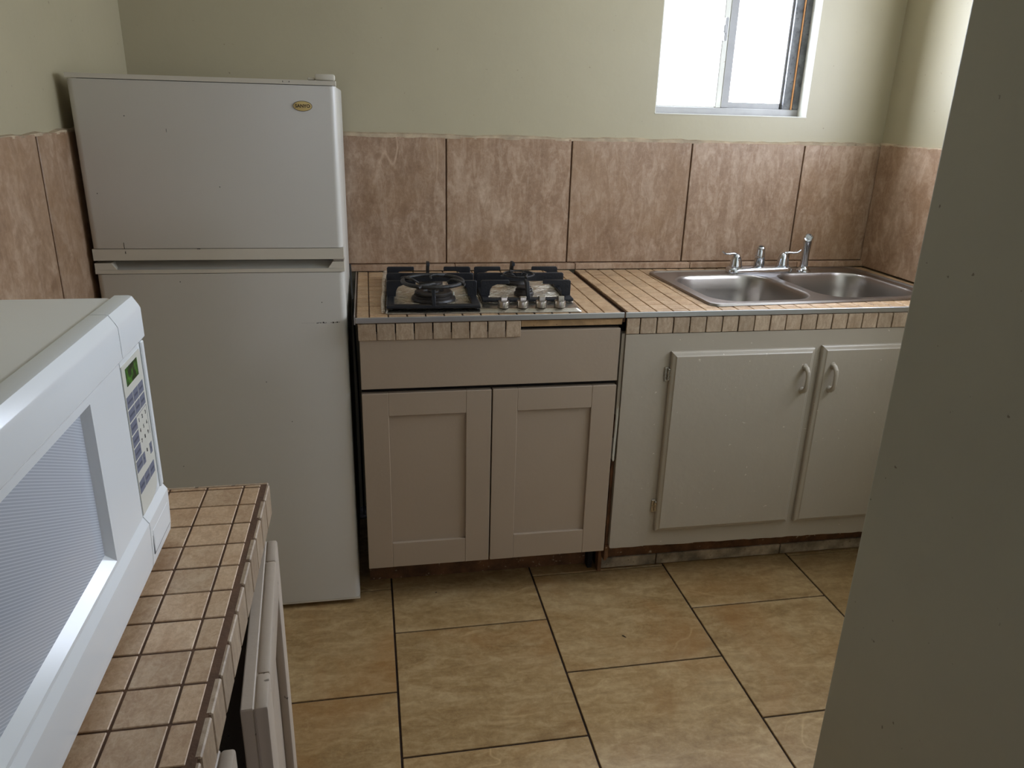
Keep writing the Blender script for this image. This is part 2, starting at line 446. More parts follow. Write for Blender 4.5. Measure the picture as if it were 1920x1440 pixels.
# ------------------------------------------------------------------ refrigerator
fr = thing('refrigerator', 'old off-white two-door refrigerator standing in the corner', 'refrigerator', (-.441, -.33, 0))
FX0, FX1, FYF = -.747, -.137, -.62
MB().box(FX0+.006, FX1-.002, -.565, -.05, .03, 1.502, .006, 2).build('body', M['fridge'], fr)
vert = lambda e: abs(e.verts[0].co.z-e.verts[1].co.z) > .1 and min(e.verts[0].co.y, e.verts[1].co.y) < -.6
def fdoor(z0, z1, name):
    return MB().box(FX0, FX1, FYF, -.572, z0, z1, .016, 5, vert)
fz = fdoor(1.106, 1.500, '').build('freezer_door', M['fridge'], fr)
fdoor(1.5015, 1.512, '').build('top_trim', M['fridge_trim'], fz)
fdoor(1.076, 1.1045, '').build('lower_trim', M['fridge_trim'], fz)
fd = fdoor(.024, 1.041, '').build('refrigerator_door', M['fridge'], fr)
# upper trim of the lower door, with the long finger grip cut out
b = MB()
b.box(FX0, FX1, FYF-.001, -.572, 1.0425, 1.052, .014, 4, vert)
b.prism([(-.747, 1.052), (-.747, 1.069), (-.708, 1.069), (-.696, 1.0525)], -.619, -.575, 'xz')
b.prism([(-.137, 1.052), (-.178, 1.0525), (-.166, 1.069), (-.137, 1.069)], -.619, -.575, 'xz')
b.build('upper_trim', M['fridge_trim'], fd)
MB().prism([(-.619, 1.0525), (-.577, 1.0525), (-.577, 1.068), (-.586, 1.068), (-.603, 1.056)], -.71, -.165, 'yz').build('grip_recess', M['grip'], fd)
fdoor(.018, .0232, '').build('bottom_trim', M['fridge_trim'], fd)
MB().box(FX0+.01, FX1-.01, -.5725, -.564, .02, 1.51).build('door_gasket', M['black'], fr)
MB().box(-.187, -.139, -.60, -.56, 1.513, 1.528, .004, 2).box(-.205, -.187, -.595, -.56, 1.513, 1.519, .002).build('hinge_cover', M['fridge_trim'], fr)
MB().box(-.165, -.137, -.617, -.58, 1.0697, 1.0757, .001).cyl((-.15, -.606, 1.0692), .006, .007, 12).build('middle_hinge', M['steel'], fr)
for x in (-.70, -.18): MB().cyl((x, -.52, 0), .018, .032, 16).build('foot', M['black'], fr)
for x in (-.70, -.18): MB().cyl((x, -.1, 0), .018, .032, 16).build('foot', M['black'], fr)
# oval badge
bd = MB()
bd.lathe([(1, 0), (1, .001), (.9, .0015)], n=40)
bd.xform(Matrix.Translation((-.218, FYF-.0001, 1.4525)) @ Matrix.Rotation(PI/2, 4, 'X') @ Matrix.Diagonal((.0225, .0115, 1, 1)))
bd = bd.build('badge', M['badge'], fz); bd['label'] = 'gold oval badge'
ring = MB().tube([(-.218+.0225*math.cos(t*PI/20), FYF-.0012, 1.4525+.0115*math.sin(t*PI/20)) for t in range(40)], .0005, 6, closed=True).build('badge_rim', M['badge_dark'], bd)
MT = Matrix.Translation((-.218, FYF-.0016, 1.4525)) @ Matrix.Rotation(PI/2, 4, 'X')
text_part('lettering', [('SANYO', 0, 0, .0108, .0003)], M['badge_dark'], bd, MT)
# worn remains of a printed line, scratches
b = MB(); r = random.Random(2)
x = -.217
for k in range(26):
    w_ = r.choice([.0012, .002, .003, .004]); 
    if not (-.19 < x < -.184):
        b.box(x, x+w_, FYF-.0003, FYF+.001, .903+r.uniform(-.0015, .0012), .9045+r.uniform(-.001, .002))
    x += w_+r.uniform(.0005, .002)
    if x > -.158: break
for k in range(7): 
    x = -.255+k*.005; b.box(x, x+.0012, FYF-.0003, FYF+.001, .9035, .9043)
b.build('worn_print', M['print'], fd)
for (x, z, w_, h_) in ((-.672, 1.105, .0012, .016), (-.671, 1.093, .0016, .006), (-.50, 1.1035, .008, .0016), (-.262, 1.506, .0015, .003), (-.247, 1.506, .0015, .003), (-.54, 1.385, .0008, .008)):
    MB().box(x, x+w_, FYF-.0004, FYF+.0005, z, z+h_).build('scratch', M['print'], fz)
for (x, z) in ((-.63, 1.42), (-.715, 1.24), (-.43, 1.258), (-.55, 1.02), (-.2, .96), (-.36, .74), (-.3, .62), (-.6, .5)):
    MB().sphere((x, FYF, z), .0012, (1, .4, 1.2), 8).build('chip', M['print'], fz if z > 1.05 else fd)

# power cord beside it
pc = MB().tube([(-.128, -.36, 1.01), (-.126, -.40, .975), (-.1235, -.47, .955), (-.1215, -.50, .94), (-.1225, -.46, .90), (-.126, -.3, .86), (-.125, -.12, .5), (-.125, -.1, .02)], .0028, 8).build('power_cord', M['black'])
tag(pc, 'thin black cord hanging between refrigerator and tiled counter', 'cord')

# ------------------------------------------------------------------ small-tile worktops
P = .0508
def tiles(b, x0, x1, y0, y1, z0, z1, px, py, skip=None, gap=.0016, jit=.0004, bev=.0012):
    """grid of square tiles over [x0,x1]x[y0,y1], joints at px+k*P, py+k*P"""
    i0 = math.floor((x0-px)/P); i1 = math.ceil((x1-px)/P)
    j0 = math.floor((y0-py)/P); j1 = math.ceil((y1-py)/P)
    for i in range(i0, i1):
        for j in range(j0, j1):
            a, c = max(px+i*P, x0)+gap, min(px+(i+1)*P, x1)-gap
            d, e = max(py+j*P, y0)+gap, min(py+(j+1)*P, y1)-gap
            if c-a < .005 or e-d < .005: continue
            if skip:
                q = skip(a, c, d, e)
                if q is True: continue
                if q: a, c, d, e = q
                if c-a < .004 or e-d < .004: continue
            b.box(a, c, d, e, z0, z1+random.uniform(-jit, jit), bev)

ZK = .92
YF = -.643
# --- stove worktop
CX0, CX1 = -.114, .640
HCX0, HCX1, HCY0, HCY1 = .02, .48, -.57, -.19   # hole for the cooktop body
st = thing('tiled_countertop', 'beige small-tiled countertop under the gas cooktop', 'countertop', ((CX0+CX1)/2, -.32, .88))
b = MB(); tiles(b, CX0+.002, CX1-.006, YF+.006, -.032, .914, ZK, CX0+.037, YF+.028, lambda a, c, d, e: a > 0.0 and c < .5 and d > -.6 and e < -.16)
b.build('tile_surface', M['stile_dimmed'], st)
MB().box(CX0, CX1-.004, YF+.004, -.0325, .902, .9155).build('grout_bed', M['grout'], st)
b = MB(); tiles(b, CX0+.004, .341, .855, .9045, 0, .007, CX0+.004, .8545)
b.xform(Matrix(((1, 0, 0, 0), (0, 0, -1, YF+.005), (0, 1, 0, 0), (0, 0, 0, 1))))
b.build('edge_tiles', M['etile'], st)
MB().box(CX0, CX1, YF-.004, YF+.001, .906, .9215, .001).build('metal_edge', M['trimmetal'], st)
MB().box(.3415, CX1-.002, YF+.006, YF+.02, .884, .9058, .001).build('raw_edge', M['rawwood'], st)['label'] = 'bare chipped wood where edge tiles are missing'
MB().box(CX0-.004, CX0-.0005, YF, -.035, .902, .9225).build('side_strip', M['trimmetal'], st)

# --- sink worktop
SX0, SX1 = .652, XR-.013
sk = thing('tiled_countertop', 'beige small-tiled countertop holding the double sink', 'countertop', (1.23, -.32, .88))
SC = Vector((1.330, -.328)); SA = math.radians(3.2); SW, SD = .835, .497
def in_sink(a, c, d, e):
    """None: the tile stands clear of the sink; True: it lies wholly under it; else the tile cut back to the rim"""
    ins = .016
    ca, sa = math.cos(SA), math.sin(SA)
    hw, hd = SW/2-ins, SD/2-ins
    m = Vector(((a+c)/2, (d+e)/2))-SC
    u, v = m.x*ca+m.y*sa, -m.x*sa+m.y*ca
    h = P/2
    if abs(u) > hw+h or abs(v) > hd+h: return None
    xl, xr = SC.x-hw*ca-v*sa, SC.x+hw*ca-v*sa
    yb, yt = SC.y-hd*ca+u*sa, SC.y+hd*ca+u*sa
    if a > xl and c < xr and d > yb and e < yt: return True
    best = True; area = 0
    for r in ((a, min(c, xl), d, e), (max(a, xr), c, d, e), (a, c, d, min(e, yb)), (a, c, max(d, yt), e)):
        A = max(0, r[1]-r[0])*max(0, r[3]-r[2])
        if A > area: area = A; best = r
    return best
b = MB(); tiles(b, SX0+.001, SX1, YF+.006, -.032, .914, ZK, .69, YF+.034, in_sink)
b.build('tile_surface', M['stile_dimmed'], sk)
hx0, hx1 = SC.x-SW/2+.035, SC.x+SW/2-.035
hy0, hy1 = SC.y-SD/2+.028, SC.y+SD/2-.06
MB().box(SX0, hx0, YF+.004, -.0325, .902, .9155).box(hx1, SX1, YF+.004, -.0325, .902, .9155).box(hx0, hx1, YF+.004, hy0, .902, .9155).box(hx0, hx1, hy1, -.0325, .902, .9155).build('grout_bed', M['grout'], sk)
b = MB(); tiles(b, SX0-.004, XR-.014, .855, .9045, 0, .007, .69-P, .8545)
b.xform(Matrix(((1, 0, 0, 0), (0, 0, -1, YF+.005), (0, 1, 0, 0), (0, 0, 0, 1))))
b.build('edge_tiles', M['etile'], sk)
MB().box(SX0-.008, XR-.014, YF-.004, YF+.001, .906, .9215, .001).build('metal_edge', M['trimmetal'], sk)
MB().box(.6405, .6475, YF+.01, -.034, .89, .9105).build('joint_gap', M['grout'], sk)

# --- left worktop
LZ = .934
LX = -.2275; LY1 = -1.617; LY0 = -3.05
lk = thing('tiled_countertop', 'beige small-tiled countertop in the left foreground under the microwave', 'countertop', (-.50, -2.3, .884))
b = MB(); tiles(b, XL+.014, -.2385, LY0, LY1-.003, LZ-.006, LZ, -.257-9*P-.0006*9, -1.6673-30*P-.012, jit=.0003, gap=.0013, bev=.0008)
b.build('tile_surface', M['stile'], lk)
MB().box(XL+.013, LX-.0035, LY0, LY1, LZ-.03, LZ-.0012).build('grout_bed', M['grout'], lk)
b = MB()
k = 0
y = -1.6673+P*.97
while y > LY0:
    a, c = max(y-P, LY0)+.0014, min(y, LY1)-.0014
    if c-a > .008: b.box(LX-.007, LX, a, c, .884, LZ-.001+random.uniform(-.001, .0004), .0015)
    y -= P+.0004
b.build('edge_tiles', M['etile'], lk)
MB().box(LX-.0075, LX-.002, LY0, LY1, .885, LZ-.003).build('edge_grout', M['grout'], lk)
b = MB()
x = LX-.002
while x > XL+.05:
    b.box(x-P+.003, x, LY1-.003, LY1+.004, .884, LZ-.001, .0015); x -= P
b.build('end_tiles', M['etile'], lk)

# ------------------------------------------------------------------ stove cabinet
sc = thing('base_cabinet', 'plain beige base cabinet with two panelled doors under the cooktop', 'cabinet', (.263, -.32, 0))
A0, A1 = -.106, .634
b = MB()
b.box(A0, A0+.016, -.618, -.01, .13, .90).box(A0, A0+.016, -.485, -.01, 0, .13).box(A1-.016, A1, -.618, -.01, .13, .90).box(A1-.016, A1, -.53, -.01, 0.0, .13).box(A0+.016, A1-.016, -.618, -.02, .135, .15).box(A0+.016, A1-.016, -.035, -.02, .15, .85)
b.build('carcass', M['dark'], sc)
MB().box(A0, A1-.017, -.50, -.486, .0, .134).build('toe_board', M['wood'], sc)
MB().box(A0, A1, -.6195, -.6175, .133, .882).build('dark_gap_sheet', M['dark'], sc)  # dark sheet behind the fronts, its colour stands for shade in the gaps
MB().box(A0, A1, -.640, -.620, .714, .874, .0012).build('drawer_front', M['cab'], sc)
def shaker(x0, x1, z0, z1, sw, top, bot):
    d = MB()
    d.box(x0, x0+sw, -.640, -.620, z0, z1, .0012)
    d.box(x1-sw, x1, -.640, -.620, z0, z1, .0012)
    d.box(x0+sw, x1-sw, -.6396, -.620, z1-top, z1, .0012)
    d.box(x0+sw, x1-sw, -.6396, -.620, z0, z0+bot, .0012)
    dd = d.build('door', M['cab'], sc)
    MB().box(x0+sw-.001, x1-sw+.001, -.631, -.622, z0+bot-.001, z1-top+.001).build('panel', M['cab'], dd)
shaker(A0, .2605, .134, .700, .073, .069, .083)
shaker(.2645, A1, .134, .700, .073, .069, .083)

# ------------------------------------------------------------------ sink cabinet
kc = thing('base_cabinet', 'older painted base cabinet with slab doors and pull handles under the sink', 'cabinet', (1.23, -.32, 0))
F0 = .650; F1 = XR-.002
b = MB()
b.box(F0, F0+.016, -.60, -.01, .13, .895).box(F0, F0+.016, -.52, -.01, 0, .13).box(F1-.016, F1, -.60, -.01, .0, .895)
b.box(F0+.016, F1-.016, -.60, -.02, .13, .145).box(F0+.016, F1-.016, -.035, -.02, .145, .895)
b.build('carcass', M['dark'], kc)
# face with slightly wavy painted bottom edge
r = random.Random(4)
pts = [(F0+.001, .855), (F0+.001, .147)]
n = 60
zz = .142
for i in range(n+1):
    x = F0+.004+(F1-F0-.004)*i/n
    pts.append((x, .144-.016*(i/n)+r.uniform(-.0016, .0016)))
pts.append((F1, .855))
MB().prism(pts, -.643, -.602, 'xz').build('face_frame', M['cab_old'], kc)
MB().box(F0-.004, F1, -.540, -.524, .0, .13).box(F0-.004, F0+.008, -.556, -.54, .0, .13).build('toe_board', M['wood'], kc)
b = MB()
for a, c in ((F0+.0, .853), (.857, 1.313), (1.317, F1)):
    b.box(a, c, -.548, -.540, .006, .044, .0015)
b.build('base_tiles', M['base_tile'], kc)
# worn left edge: grey stile, torn white filler and brown wood
MB().box(.6405, .6495, -.636, -.60, .60, .856).build('side_stile', M['cab_old'], kc)
pts = [(.6415, .565), (.640, .50), (.6395, .455), (.643, .447), (.6465, .452), (.6475, .52), (.6495, .60), (.6475, .632), (.6425, .62)]
MB().prism(pts, -.637, -.62, 'xz', .001).build('torn_filler', M['reveal'], kc)['label'] = 'torn white strip of filler'
MB().box(.6405, .6495, -.628, -.60, .09, .60).box(.640, .652, -.632, -.60, .10, .15).build('worn_wood_edge', M['wood'], kc)

def slab_door(x0, x1, z0, z1, hinge_side=None):
    d = MB()
    y0, y1 = -.663, -.6435
    # slab with a shallow moulded (chamfered) border
    m = .013
    def ring(i, y): return [d.bm.verts.new((x, y, z)) for x, z in ((x0+i, z0+i), (x1-i, z0+i), (x1-i, z1-i), (x0+i, z1-i))]
    rs = [ring(0, y1), ring(0, y1-.010), ring(.003, y1-.0135), ring(m-.003, y0+.003), ring(m, y0)]
    for a, c in zip(rs, rs[1:]):
        for k in range(4): d.bm.faces.new([a[k], a[(k+1) % 4], c[(k+1) % 4], c[k]])
    d.bm.faces.new(rs[-1]); d.bm.faces.new(rs[0])
    bmesh.ops.recalc_face_normals(d.bm, faces=d.bm.faces[:])
    return d.build('door', M['cab_old'], kc, smooth=20)
def pull(x, z0, z1, parent, lean=0):
    pts = []
    for t, (dy, z) in enumerate(((.0, z0), (-.012, z0+.001), (-.022, z0+.010), (-.025, z0+.022), (-.025, (z0+z1)/2), (-.025, z1-.022), (-.022, z1-.010), (-.012, z1-.001), (.0, z1))):
        pts.append((x+lean*(z-z0), -.663+dy, z))
    h = MB().tube(pts, [.0085, .0075, .007, .0065, .0062, .0065, .007, .0075, .0085], 12)
    h.sphere((x, -.664, z0), .0095, (1, .5, 1.2)).sphere((x+lean*(z1-z0), -.664, z1), .0095, (1, .5, 1.2))
    h.build('handle', M['cab_old'], parent)
d1 = slab_door(.793, 1.252, .202, .801)
pull(1.222, .668, .743, d1)
d2 = slab_door(1.277, 1.742, .200, .806)
pull(1.315, .668, .745, d2)
for z in (.73, .288):
    MB().box(.778, .792, -.6475, -.643, z-.022, z+.022, .001).cyl((.7895, -.650, z-.014), .0042, .028, 12).sphere((.7895, -.65, z-.016), .004).sphere((.7895, -.65, z+.016), .004).build('hinge', M['steel'], kc)

# ------------------------------------------------------------------ sink
ZS = .9225
sink = thing('kitchen_sink', 'stainless steel double bowl sink set into the tiled counter', 'sink', (SC.x, SC.y, ZS), SA)
def rrect(cx, cy, w, h, r, n=10, taper=0):
    pts = []
    for (sx, sy, a0) in ((1, 1, 0), (-1, 1, PI/2), (-1, -1, PI), (1, -1, 3*PI/2)):
        for k in range(n+1):
            a = a0+PI/2*k/n
            pts.append((cx+sx*(w/2-r)+r*math.cos(a), cy+sy*(h/2-r)+r*math.sin(a)))
    return pts
def loopverts(b, pts, z): return [b.bm.verts.new((x, y, z)) for x, y in pts]
def looped(b, vs): return [b.bm.edges.new((vs[i], vs[(i+1) % len(vs)])) for i in range(len(vs))]
BO = [(-.198, -.020, .352, .372, .095), (.192, -.020, .352, .372, .095)]
b = MB()
o0 = loopverts(b, rrect(0, 0, SW, SD, .03), -.001)
o1 = loopverts(b, rrect(0, 0, SW-.004, SD-.004, .03), .0055)
o2 = loopverts(b, rrect(0, 0, SW-.022, SD-.022, .028), .0065)
o3 = loopverts(b, rrect(0, 0, SW-.034, SD-.034, .026), .0025)
for a, c in ((o0, o1), (o1, o2), (o2, o3)):
    for i in range(len(a)): b.bm.faces.new([a[i], a[(i+1) % len(a)], c[(i+1) % len(a)], c[i]])
es = [e for e in b.bm.edges if e.verts[0] in set(o3) and e.verts[1] in set(o3)]
for (cx, cy, w, h, r) in BO:
    vs = loopverts(b, rrect(cx, cy, w+.012, h+.012, r+.006), .0025)
    es += looped(b, vs)
bmesh.ops.triangle_fill(b.bm, use_beauty=True, use_dissolve=False, edges=es)
bmesh.ops.recalc_face_normals(b.bm, faces=b.bm.faces[:])
b.build('rim', M['sink'], sink, local=True, smooth=25)
for (cx, cy, w, h, r) in BO:
    b = MB(); loops = []
    for ins, z in ((-.006, .0025), (-.002, .0015), (.001, -.003), (.004, -.012), (.009, -.05), (.015, -.10), (.024, -.13), (.045, -.150), (.075, -.158)):
        rr = min(r+.004, (min(w, h)-2*ins)/2-.002) if ins > .02 else r-ins*.5
        loops.append(loopverts(b, rrect(cx, cy, w-2*ins, h-2*ins, rr), z))
    loops.append(loopverts(b, rrect(cx, cy, .09, .09, .0445), -.160))
    loops.append(loopverts(b, rrect(cx, cy, .075, .075, .037), -.168))
    for a, c in zip(loops, loops[1:]):
        for i in range(len(a)): b.bm.faces.new([a[i], a[(i+1) % len(a)], c[(i+1) % len(a)], c[i]])
    b.bm.faces.new(loops[-1])
    bmesh.ops.recalc_face_normals(b.bm, faces=b.bm.faces[:])
    bo = b.build('bowl', M['sink'], sink, local=True, smooth=60)
    MB().lathe([(.034, 0), (.034, .003), (.02, .002), (.012, .006), (.004, .012)], (cx, cy, -.1675), 24).build('strainer', M['chrome'], bo, local=True)

# faucet
ZD = ZS+.0026
fa = thing('faucet', 'chrome two-handle faucet with short spout on the sink deck', 'faucet', (1.318, -.126, ZD), math.radians(3))
b = MB(); L = []
for ins, z in ((0, 0), (.0, .010), (.003, .017), (.009, .021)):
    L.append(loopverts(b, rrect(0, 0, .258-2*ins, .062-2*ins, .03-ins), z))
for a, c in zip(L, L[1:]):
    for i in range(len(a)): b.bm.faces.new([a[i], a[(i+1) % len(a)], c[(i+1) % len(a)], c[i]])
b.bm.faces.new(L[-1]); b.bm.faces.new(L[0])
bmesh.ops.recalc_face_normals(b.bm, faces=b.bm.faces[:])
b.build('base_plate', M['chrome'], fa, local=True, smooth=40)
for s in (-1, 1):
    x = s*.094
    h = MB()
    h.lathe([(.023, .020), (.0235, .024), (.021, .030), (.0195, .042), (.015, .056), (.010, .066), (.004, .069)], (x, 0, 0), 28)
    h = h.build('handle', M['chrome'], fa, local=True, smooth=50)
    MB().tube([(x-s*.002, 0, .055), (x+s*.004, 0, .066), (x+s*.018, -.002, .0695), (x+s*.034, -.004, .068), (x+s*.048, -.006, .069), (x+s*.058, -.007, .074), (x+s*.063, -.0075, .079)],
              [.009, .008, .0062, .005, .0046, .0042, .003], 12, flat=.75).build('lever', M['chrome'], h, local=True, smooth=60)
sp = MB().tube([(0, .004, .015), (0, .002, .035), (-.004, -.004, .055), (-.014, -.022, .074), (-.030, -.046, .088), (-.048, -.075, .097), (-.062, -.098, .099)],
               [.020, .0185, .0175, .0165, .0155, .0145, .0135], 20)
sp = sp.build('spout', M['chrome'], fa, local=True, smooth=60)
MB().lathe([(.0125, -.024), (.0145, -.022), (.0145, -.006), (.0135, -.004), (.0135, .010), (.011, .014)], (-.064, -.101, .095), 24).build('aerator', M['chrome'], sp, local=True)
# side sprayer
ss = thing('side_sprayer', 'chrome pull-out side sprayer standing beside the faucet', 'sprayer', (1.500, -.118, ZD), math.radians(-28))
MB().lathe([(.028, 0), (.027, .004), (.020, .009), (.0165, .013), (.015, .018)], n=28).build('base', M['chrome'], ss, local=True)
MB().tube([(0, 0, .012), (0, 0, .03), (0, .0, .06), (0, -.001, .085), (0, -.004, .105), (0, -.009, .118)], [.0145, .0138, .0132, .0135, .0148, .0135], 20).build('wand', M['chrome'], ss, local=True, smooth=60)
Mr = Matrix.Rotation(math.radians(70), 4, 'X')
nz = MB().lathe([(.011, -.014), (.0152, -.008), (.0158, .008), (.0135, .012), (.0105, .0105), (.0105, .008), (.005, .008), (.004, .012), (.001, .012)], (.0, -.018, .122), 24, 'z', True, Mr).build('nozzle', M['chrome'], ss, local=True)

# ------------------------------------------------------------------ gas cooktop
ct = thing('gas_cooktop', 'stainless steel gas cooktop lined with crumpled foil', 'cooktop', (.250, -.378, ZK), math.radians(-2))
b = MB()
L = []
for ins, z in ((.0, .0005), (.0, .003), (.010, .010), (.014, .011)):
    L.append(loopverts(b, rrect(0, 0, .556-2*ins, .486-2*ins, .008), z))
for a, c in zip(L, L[1:]):
    for i in range(len(a)): b.bm.faces.new([a[i], a[(i+1) % len(a)], c[(i+1) % len(a)], c[i]])
b.bm.faces.new(L[-1]); b.bm.faces.new(L[0])
bmesh.ops.recalc_face_normals(b.bm, faces=b.bm.faces[:])
b.build('steel_top', M['steel'], ct, local=True, smooth=25)
MB().box(-.24, .24, -.2, .2, -.045, -.0005).build('gas_box', M['dark'], ct, local=True)
def sheet(x0, x1, y0, y1, z, name, seed, amp=.003):
    r = random.Random(seed); nx, ny = 26, 34
    b = MB(); vs = []
    for i in range(nx+1):
        row = []
        for j in range(ny+1):
            e = min(i, nx-i, 3)/3*min(j, ny-j, 3)/3
            x = x0+(x1-x0)*i/nx+r.uniform(-1, 1)*.0015; y = y0+(y1-y0)*j/ny+r.uniform(-1, 1)*.0015
            zz = z+r.uniform(0, amp)*(.3+.7*e)
            row.append(b.bm.verts.new((x, y, zz)))
        vs.append(row)
    fs = []
    for i in range(nx):
        for j in range(ny): fs.append(b.bm.faces.new([vs[i][j], vs[i+1][j], vs[i+1][j+1], vs[i][j+1]]))
    res = bmesh.ops.extrude_face_region(b.bm, geom=fs)
    for v in res['geom']:
        if isinstance(v, bmesh.types.BMVert): v.co.z += .0004
    bmesh.ops.recalc_face_normals(b.bm, faces=b.bm.faces[:])
    return b.build(name, M['foil'], ct, local=True, smooth=50)
sheet(-.272, -.005, -.225, .225, .0115, 'foil_liner', 1)
sheet(.0, .268, -.165, .225, .0115, 'foil_liner', 2)
MB().tube([(-.281, -.238, .008), (-.283, -.1, .012), (-.281, .0, .010), (-.283, .1, .014), (-.279, .22, .02)], [.005, .006, .005, .006, .008], 8).build('foil_edge', M['foil'], ct, local=True)

GH = .068
def grate(x0, x1, y0, y1, ym, yb, yf, name, label):
    b = MB(); z0, z1 = .0145, .0235; w = .022
    b.box(x0, x1, y0, y0+w, z0, z1, .002).box(x0, x1, y1-w, y1, z0, z1, .002)
    b.box(x0, x0+w, y0+w, y1-w, z0, z1, .002).box(x1-w, x1, y0+w, y1-w, z0, z1, .002)
    t = .007
    xm = (x0+x1)/2
    for y in (yb, yf):
        for s, xa in ((1, x0), (-1, x1)):
            P_ = [(xa, z1-.002), (xa, GH-.004), (xa+s*.004, GH), (xa+s*.082, GH), (xa+s*.084, GH-.003), (xa+s*.084, GH-.012), (xa+s*.048, GH-.0125), (xa+s*.034, GH-.018), (xa+s*.028, GH-.028), (xa+s*.026, z1-.002)]
            b.prism(P_, y-t/2, y+t/2, 'xz', .0012)
    P_ = [(x0, z1-.002), (x0, GH-.004), (x0+.004, GH), (x1-.004, GH), (x1, GH-.004), (x1, z1-.002), (x1-.026, z1-.002), (x1-.03, GH-.024), (x1-.05, GH-.026), (x0+.05, GH-.026), (x0+.03, GH-.024), (x0+.026, z1-.002)]
    b.prism(P_, ym-t/2, ym+t/2, 'xz', .0012)
    # fingers running front to back
    for ya, s in ((y1, -1), (y0, 1)):
        P_ = [(ya, z1-.002), (ya, z1+.01), (ya+s*.02, GH), (ya+s*.058, GH+.002), (ya+s*.06, GH-.010), (ya+s*.035, GH-.014), (ya+s*.022, z1-.002)]
        b.prism(P_, xm-.005, xm+.005, 'yz', .0012)
    g = b.build(name, M['iron'], ct, local=True)
    for x in (x0+.011, x1-.011):
        for y in (y0+.012, y1-.012): MB().cyl((x, y, .0112), .006, .0035, 10).build('rubber_foot', M['black'], g, local=True)
    return g
GY1 = .195
grate(-.272, -.012, -.238, GY1, -.013, .082, -.118, 'grate', '')
grate(.000, .268, -.168, GY1, -.013, .082, -.118, 'grate', '')
def burner(x, y, r, tall, name='burner'):
    b = MB()
    z = .0145
    b.lathe([(r*.8, z), (r*1.15, z+.002), (r*1.12, z+.006*tall), (r, z+.008*tall), (r, z+.012*tall), (r*.93, z+.013*tall)], (x, y, 0), 40)
    o = b.build(name, M['burner'], ct, local=True, smooth=35)
    z2 = z+.0132*tall
    c = MB()
    if r > .05:
        c.lathe([(r*.95, z2), (r*.97, z2+.006), (r*.90, z2+.009), (r*.55, z2+.009), (r*.5, z2+.003), (r*.32, z2+.003), (r*.30, z2+.010), (r*.2, z2+.012), (.002, z2+.012)], (x, y, 0), 40)
    else:
        c.lathe([(r*.82, z2), (r*.85, z2+.005), (r*.75, z2+.007), (.002, z2+.0075)], (x, y, 0), 32)
    c.build('burner_cap', M['burner'], o, local=True, smooth=35)
    MB().cyl((x+r*1.05, y+.012, z), .002, .018, 8).build('igniter', M['reveal'], o, local=True)
burner(-.138, -.125, .056, 1.25)
burner(-.138, .082, .034, 1.2)
burner(.134, -.085, .026, 1.5)
burner(.134, .085, .036, 1.2)
# knobs
for i, x in enumerate((.055, .109, .163, .217)):
    b = MB()
    y = -.218
    b.lathe([(.0135, .0112), (.0135, .0125), (.0165, .0125), (.0165, .028), (.0157, .030), (.002, .030)], (x, y, 0), 28)
    k = b.build('knob', M['nickel'], ct, local=True)
    g2 = MB().prism([(y-.0160, .029), (y-.0155, .044), (y-.013, .046), (y+.013, .040), (y+.0160, .029)], x-.0085, x+.0085, 'yz', .0012)
    g2.xform(Matrix.Translation((x, y, 0)) @ Matrix.Rotation(math.radians((-4, -3, -2, 0)[i]), 4, 'Z') @ Matrix.Translation((-x, -y, 0)))
    g2.build('grip', M['nickel'], k, local=True)
def iron_ring(name, label, wx, wy, z, R, r, prongs, inner, rot):
    o = thing(name, label, 'pan support', (wx, wy, z), rot)
    MB().tube([(R*math.cos(t*2*PI/48), R*math.sin(t*2*PI/48), 0) for t in range(48)], r, 10, closed=True, flat=.8).build('ring', M['rust_iron'], o, local=True, smooth=60)
    for k in range(prongs):
        a = 2*PI*k/prongs
        ca, sa = math.cos(a), math.sin(a)
        pts = []
        for rad, zz, tw in ((R+.014, -.001, -.02), (R, .001, 0), (R*.86, .004, .22), (R*.70, .005, .42), (inner+.012, .003, .55), (inner, -.004, .5)):
            pts.append((rad*math.cos(a+tw), rad*math.sin(a+tw), zz))
        if rad < 0: pass
        MB().tube(pts, [r*.8, r*1.2, r*.9, r*.7, r*.55, r*.4], 8, flat=.8).build('prong', M['rust_iron'], o, local=True, smooth=60)
    return o
iron_ring('wok_ring', 'dark iron wok ring lying on the front left cooktop grate', .103, -.535, ZK+GH+.0075, .084, .0068, 4, .040, PI/4+.3)
iron_ring('reducer_ring', 'small dark iron pan ring lying on the right cooktop grate', .368, -.440, ZK+GH+.0045, .046, .0032, 4, .016, .3)

# ------------------------------------------------------------------ left cabinet
lc = thing('base_cabinet', 'beige base cabinet in the left foreground with its door ajar', 'cabinet', (-.5, -2.3, 0))
MB().box(XL+.004, -.245, -1.640, -1.622, 0, .883).build('side_panel', M['cab_left'], lc)
MB().box(XL+.004, -.245, LY0, LY0+.018, 0, .883).build('side_panel', M['cab_left'], lc)
MB().box(XL+.004, -.26, LY0+.018, -1.640, .08, .098).box(XL+.004, XL+.016, LY0+.018, -1.640, .098, .883).box(-.30, -.285, LY0+.018, -1.640, 0, .08).build('inner_boards', M['dark'], lc)
b = MB()
b.box(-.262, -.2455, -1.672, -1.6402, .08, .883, .001)
b.box(-.262, -.2455, LY0+.018, -1.672, .855, .883).box(-.262, -.2455, LY0+.018, -1.672, .08, .12)
for y in (-2.05, -2.46): b.box(-.262, -.2455, y, y+.05, .12, .855)
b.build('face_frame', M['cab_left'], lc)
